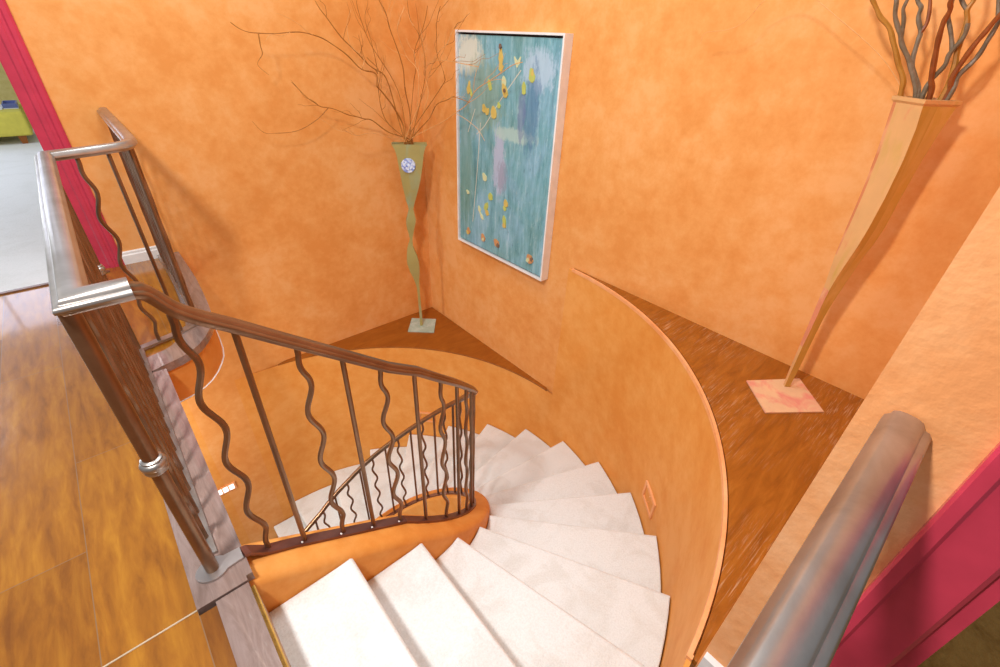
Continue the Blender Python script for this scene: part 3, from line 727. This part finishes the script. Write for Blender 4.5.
L_TWIGS = [
 ([(1.955, 3.3, 0.568), (1.807, 3.3, 0.655), (1.671, 3.3, 0.746), (1.603, 3.3, 0.76), (1.495, 3.3, 0.795), (1.373, 3.3, 0.839), (1.294, 3.3, 0.861), (1.243, 3.3, 0.907), (1.156, 3.3, 0.994)], [[(1.373, 3.3, 0.839), (1.278, 3.3, 0.771), (1.146, 3.3, 0.716), (0.991, 3.3, 0.71), (0.921, 3.3, 0.724), (0.874, 3.3, 0.788)]]),
 ([(1.982, 3.3, 0.565), (1.923, 3.292, 0.71), (1.842, 3.283, 0.838), (1.774, 3.275, 0.918), (1.728, 3.267, 0.967), (1.721, 3.259, 1.041), (1.6, 3.25, 1.077), (1.486, 3.242, 1.177), (1.357, 3.234, 1.238), (1.265, 3.226, 1.259), (1.086, 3.217, 1.253), (0.953, 3.209, 1.249), (0.854, 3.201, 1.293)], [[(0.98, 3.3, 1.248), (0.982, 3.275, 1.19), (0.989, 3.25, 1.147), (0.956, 3.226, 1.096), (0.999, 3.201, 1.044)], [(1.625, 3.3, 1.074), (1.643, 3.275, 1.136), (1.556, 3.25, 1.203), (1.541, 3.226, 1.315), (1.571, 3.201, 1.393)]]),
 ([(1.97, 3.3, 0.577), (1.891, 3.296, 0.753), (1.817, 3.292, 1.01), (1.729, 3.288, 1.066), (1.646, 3.283, 1.127), (1.533, 3.279, 1.234), (1.431, 3.275, 1.34), (1.379, 3.271, 1.427), (1.331, 3.267, 1.508)], [[(1.735, 3.3, 1.065), (1.752, 3.293, 1.047), (1.726, 3.287, 1.222), (1.697, 3.28, 1.353), (1.727, 3.274, 1.449), (1.697, 3.267, 1.553)]]),
 ([(1.983, 3.3, 0.576), (1.982, 3.272, 0.771), (1.94, 3.243, 0.935), (1.912, 3.215, 1.087), (1.833, 3.187, 1.278), (1.783, 3.159, 1.373), (1.734, 3.13, 1.447), (1.688, 3.102, 1.531)], []),
 ([(1.997, 3.3, 0.575), (2, 3.238, 0.934), (2, 3.182, 1.071), (2, 3.19, 1.161), (2, 3.081, 1.302), (2, 2.998, 1.431)], []),
 ([(2, 3.283, 0.577), (1.992, 3.045, 0.759), (1.984, 2.912, 0.872), (1.976, 2.757, 0.925), (1.968, 2.646, 0.945), (1.96, 2.509, 0.925)], []),
 ([(1.983, 3.3, 0.576), (2, 3.124, 0.887), (2, 2.952, 1.137), (2, 2.81, 1.227), (2, 2.743, 1.292), (2, 2.562, 1.398)], []),
 ([(2, 3.283, 0.577), (1.991, 2.893, 0.759), (1.983, 2.667, 0.859), (1.974, 2.528, 0.94), (1.966, 2.428, 1.024), (1.957, 2.28, 1.08), (1.949, 2.146, 1.143), (1.94, 2.031, 1.178)], [[(2, 2.691, 0.856), (1.98, 2.535, 0.826), (1.96, 2.417, 0.79), (1.94, 2.331, 0.735)]]),
 ([(1.943, 3.3, 0.58), (1.787, 3.292, 0.74), (1.745, 3.284, 0.937), (1.766, 3.275, 1.048), (1.671, 3.267, 1.137)], []),
 ([(1.942, 3.3, 0.575), (1.85, 3.25, 0.606), (1.633, 3.201, 0.673), (1.472, 3.151, 0.684), (1.35, 3.102, 0.738)], []),
 ([(1.985, 3.3, 0.598), (1.911, 3.3, 0.931), (1.731, 3.3, 1.205), (1.669, 3.3, 1.383), (1.664, 3.3, 1.492)], []),
 ([(1.998, 3.3, 0.597), (1.99, 3.056, 1.025), (1.98, 3.057, 1.235), (1.97, 3.173, 1.366), (1.96, 3.172, 1.525)], []),
 ([(2, 3.282, 0.588), (2, 2.893, 0.965), (2, 2.835, 1.058), (2, 2.914, 1.173), (2, 2.904, 1.321), (2, 2.864, 1.43)], []),
 ([(1.985, 3.3, 0.598), (1.985, 3.125, 1.02), (1.97, 3.243, 1.14), (1.903, 3.226, 1.297), (1.94, 3.19, 1.43)], []),
 ([(1.997, 3.3, 0.586), (1.995, 3.038, 0.896), (1.99, 3.053, 1.061), (1.985, 2.86, 1.142), (1.98, 2.448, 1.125)], []),
]
def nearest(P, q):
    return min(P, key=lambda p: (p - q).length)
def stem(name, pts, r0, r1, mat, par=None, start=None, seed=0, wob=.0016):
    P = [Vector(p) for p in pts]
    if start is not None:
        d = start - P[0]; P = [p + d * max(0, 1 - i / 3) for i, p in enumerate(P)]
    Q = smooth_path(P, 6)
    rnd = random.Random(seed)
    ph = rnd.random() * 6
    L = len(Q)
    if wob: Q = [p + Vector((math.sin(i * .55 + ph), math.cos(i * .43 + ph), math.sin(i * .7 + ph))) * wob * min(1, i / 5) * .5 for i, p in enumerate(Q)]
    b = MB(); b.tube(Q, [r0 + (r1 - r0) * i / (L - 1) + r0 * .06 * math.sin(i * .8 + ph) for i in range(L)], 7)
    o = b.build(name, mat, smooth=True)
    if par is None: reloc(o, Q[0])
    else: o.parent = par; o.matrix_parent_inverse = Matrix.Translation(-par.location)
    return o, Q
LAB = ['ochre curly stem leaning left, leftmost in the tall tan vase', 'grey stem forking in two left of the middle of the tan vase',
       'olive stem with a russet upper shoot just left of the middle of the tan vase', 'thick russet stem rising nearly straight in the middle of the tan vase',
       'grey stem crossing behind the thick russet stem and leaning right in the tan vase', 'ochre stem with a grey shoot rising right of the middle of the tan vase',
       'russet stem leaning far right above the olive grey one in the tan vase', 'olive grey shiny stem leaning lowest and farthest right out of the tan vase']
for i, (c, pts, forks) in enumerate(R_STEMS):
    P = [(2.04 + (pts[0][0] - 2.04) * .5, .300 + (pts[0][1] - .300) * .35, 1.03), tuple(pts[0])] + list(pts[1:])
    thick = .0085 if c != 'grey' else .0075
    o, Q = stem('curly_stem', P, thick, .0055, STEM[c], seed=i)
    tag(o, LAB[i], 'stem', 'curly stems in the tan vase')
    for j, (cc, fp) in enumerate(forks):
        s = nearest(Q, Vector(fp[0]))
        stem('side_shoot', fp, .006, .004, STEM[cc], o, s, i * 7 + j)
o, Q = stem('pale_twig', [(2.04, .31, 1.10)] + R_PALE, .0015, .001, PALETWIG, seed=3)
tag(o, 'thin pale twig drooping left from the tan vase against the orange wall', 'twig')

LABL = {0: 'brown twig leaning lowest to the left out of the green vase', 1: 'longest dark twig reaching far left from the green vase along the wall', 2: 'dark forked twig rising steeply left from the green vase',
        3: 'dark twig standing nearly upright above the middle of the green vase', 5: 'dark twig bending right from the green vase to the edge of the painting',
        7: 'pale twig from the green vase reaching in front of the blue painting', 9: 'faint pale twig lying lowest left of the green vase'}
rnd = random.Random(11)
vtop = Vector((1.925, 3.25, .57))
def side_twigs(o, Q, mat, n, seed):
    rr = random.Random(seed)
    for _ in range(n):
        i = rr.randrange(len(Q) // 3, len(Q) - 2); p = Q[i]; t = (Q[i + 1] - Q[i - 1]).normalized()
        d = (t + Vector((rr.uniform(-.7, .7), rr.uniform(-.5, .15), rr.uniform(-.3, .8)))).normalized()
        L = rr.uniform(.10, .28); pts = [p]
        for k in range(4):
            q = pts[-1] + d * L / 4 + Vector((rr.uniform(-.02, .02), rr.uniform(-.02, .01), rr.uniform(-.02, .02)))
            q.x = min(q.x, 2.215); q.y = min(q.y, 3.475); pts.append(q)
        b = MB(); b.tube(smooth_path(pts, 3), [.0016 - .0009 * k / 12 for k in range(13)], 5)
        s = b.build('side_shoot', mat, smooth=True); s.parent = o; s.matrix_parent_inverse = Matrix.Translation(-o.location)
for i, (pts, forks) in enumerate(L_TWIGS):
    base = Vector((1.945 + rnd.uniform(-.02, .02), 3.241 + rnd.uniform(-.012, .012), .515))
    mid = Vector(pts[0]); mid = Vector((1.930 + rnd.uniform(-.04, .04), 3.241 + rnd.uniform(-.02, .015), .585))
    thick = {1: .0062, 2: .0052, 3: .005, 0: .005, 5: .004, 8: .004}.get(i, .0028)
    pale = i in (6, 7, 9, 14, 13)
    o, Q = stem('twig', [tuple(base), tuple(mid)] + list(pts[1:]), thick, .0019, PALETWIG if pale else TWIG, seed=40 + i, wob=.006)
    tag(o, LABL.get(i, 'fine wispy twig in the bunch standing above the green vase'), 'twig', 'dried twigs in the green vase')
    for j, fp in enumerate(forks):
        stem('side_shoot', fp, thick * .6, .001, PALETWIG if (pale or j) else TWIG, o, nearest(Q, Vector(fp[0])), 90 + i * 3 + j)
    side_twigs(o, Q, PALETWIG if i % 2 else TWIG, 5, 200 + i)

# ------------------------------------------------------------------ small wall fittings
def on_drum(a, z): return Vector((CX + RD * math.cos(a), CY + RD * math.sin(a), z))
def step_light(a_deg, z, label):
    a = math.radians(a_deg); c = on_drum(a, z); r = root('step_light', c)
    tag(r, label, 'light')
    t = Vector((-math.sin(a), math.cos(a), 0)); n = Vector((-math.cos(a), -math.sin(a), 0)); u = Vector((0, 0, 1))
    def slab(w0, w1, h0, h1, d0, d1, mb):
        V = [c + t * w + u * h + n * d for d in (d0, d1) for h in (h0, h1) for w in (w0, w1)]
        mb.add(V, [(0, 2, 3, 1), (4, 5, 7, 6), (0, 1, 5, 4), (2, 6, 7, 3), (0, 4, 6, 2), (1, 3, 7, 5)])
    b = MB()
    slab(-.085, -.065, -.062, .062, -.006, .012, b); slab(.065, .085, -.062, .062, -.006, .012, b)
    slab(-.065, .065, .045, .062, -.006, .012, b); slab(-.065, .065, -.062, -.045, -.006, .012, b)
    child(b.build('frame', ORANGE_L), r)
    b = MB(); slab(-.065, .065, -.045, .045, -.006, .004, b)
    child(b.build('louver', ORANGE_D), r)
    for q in (.020, -.026):
        b = MB(); slab(-.004, .004, q, q + .006, .004, .008, b)
        child(b.build('screw', ORANGE_L), r)
step_light(-41, -.895, 'orange painted wall plate low on the curved wall beside the upper treads')
step_light(43, -1.95, 'orange painted wall plate on the curved wall seen behind the back railing')
em, nt, bs = new_mat('lit_white_lens'); bs.inputs['Base Color'].default_value = (.9, .9, .88, 1); bs.inputs['Emission Color'].default_value = (1, .97, .9, 1); bs.inputs['Emission Strength'].default_value = 1.4
r = root('step_light', (-.02, YN - .006, -2.175))
tag(r, 'small lit wall light with three white cells on the orange wall below the landing', 'light')
b = MB(); b.box(-.108, .058, YN - .007, YN - .001, -2.222, -2.136)
child(b.build('frame', ORANGE_L), r)
for i in range(3):
    b = MB(); x0 = -.096 + i * .049; b.box(x0, x0 + .040, YN - .010, YN - .006, -2.208, -2.150)
    child(b.build('lens', em), r)

# ------------------------------------------------------------------ bench in the far room
r = root('ottoman', (-1.0, 8.3, .004)); tag(r, 'yellow green ottoman on dark wooden feet in the pale room beyond the door', 'ottoman')
UPH = plain('yellow_green_fabric', (.68, .60, .09, 1), .8)
bm = bmesh.new(); bmesh.ops.create_cube(bm, size=1)
for v in bm.verts: v.co = Vector((v.co.x * 1.3 - .98, v.co.y * .85 + 8.42, v.co.z * .26 + .225))
bmesh.ops.bevel(bm, geom=bm.edges[:], offset=.03, segments=3, profile=.6, affect='EDGES')
me = bpy.data.meshes.new('cushion'); bm.to_mesh(me); bm.free(); me.materials.append(UPH)
o = bpy.data.objects.new('cushion', me); C.objects.link(o); child(o, r)
for x in (-1.5, -.44):
    for y in (8.08, 8.74):
        b = MB(); b.add([(x - .04, y - .04, .1), (x + .04, y - .04, .1), (x + .04, y + .04, .1), (x - .04, y + .04, .1), (x - .025, y - .025, .005), (x + .025, y - .025, .005), (x + .025, y + .025, .005), (x - .025, y + .025, .005)], [(0, 1, 2, 3), (7, 6, 5, 4), (0, 4, 5, 1), (1, 5, 6, 2), (2, 6, 7, 3), (3, 7, 4, 0)])
        child(b.build('leg', LEDGE2), r)
b = MB(); b.box(-.95, -.50, 8.2, 8.65, .356, .366); b.box(-.90, -.56, 8.25, 8.6, .366, .372)
o = reloc(b.build('magazine', WHITE), (-.7, 8.4, .356)); tag(o, 'white magazine lying on the yellow green ottoman', 'magazine')
r = root('tray', (-.42, 8.42, .356)); tag(r, 'small blue and white tray on the end of the ottoman', 'tray')
b = MB(); b.box(-.49, -.36, 8.25, 8.6, .356, .364)
child(b.build('tray_base', WHITE), r)
b = MB()
for q in ((-.49, -.478, 8.25, 8.6), (-.372, -.36, 8.25, 8.6), (-.478, -.372, 8.25, 8.262), (-.478, -.372, 8.588, 8.6)): b.box(*q, .364, .41)
child(b.build('tray_rim', plain('blue_glaze', (.12, .16, .42, 1), .3)), r)

# ------------------------------------------------------------------ light
w = bpy.data.worlds.new('daylight'); sc.world = w; w.use_nodes = True
bg = w.node_tree.nodes['Background']; bg.inputs[0].default_value = (.93, .96, 1, 1); bg.inputs[1].default_value = .36
def lamp(name, loc, size, power, col, aim=None):
    l = bpy.data.lights.new(name, 'AREA'); l.shape = 'DISK'; l.size = size; l.energy = power; l.color = col
    o = bpy.data.objects.new(name, l); C.objects.link(o); o.location = loc; o['kind'] = 'helper'
    d = Vector(aim or (loc[0], loc[1], 0)) - Vector(loc); o.rotation_euler = d.to_track_quat('-Z', 'Y').to_euler()
    return o
lamp('ceiling_lamp', (-.62, .62, 2.42), .26, 88, (1, .96, .92), (1.2, 2.0, 0))
lamp('stair_fill_light', (.6, 1.85, 3.2), 1.4, 74, (.95, .98, 1), (.6, 1.85, -1.5))  # added soft fill above the stairwell, brightens the treads
lamp('lower_hall_lamp', (-1.0, 2.85, -1.1), .35, 34, (1, .95, .88), (.3, 3.3, -2.2))
lamp('window_light', (-2.6, 6.6, 1.7), 2.2, 95, (.82, .9, 1), (-.6, 5.5, 0))

# ------------------------------------------------------------------ camera
cam = bpy.data.cameras.new('camera'); cam.lens = 16.265; cam.sensor_width = 36; cam.clip_start = .02
co = bpy.data.objects.new('camera', cam); C.objects.link(co)
M = Matrix(((.7521, .3370, -.5664), (-.6580, .4332, -.6159), (.0378, .8359, .5476))).to_4x4()
M.translation = (0, 0, 1.28); co.matrix_world = M
sc.camera = co
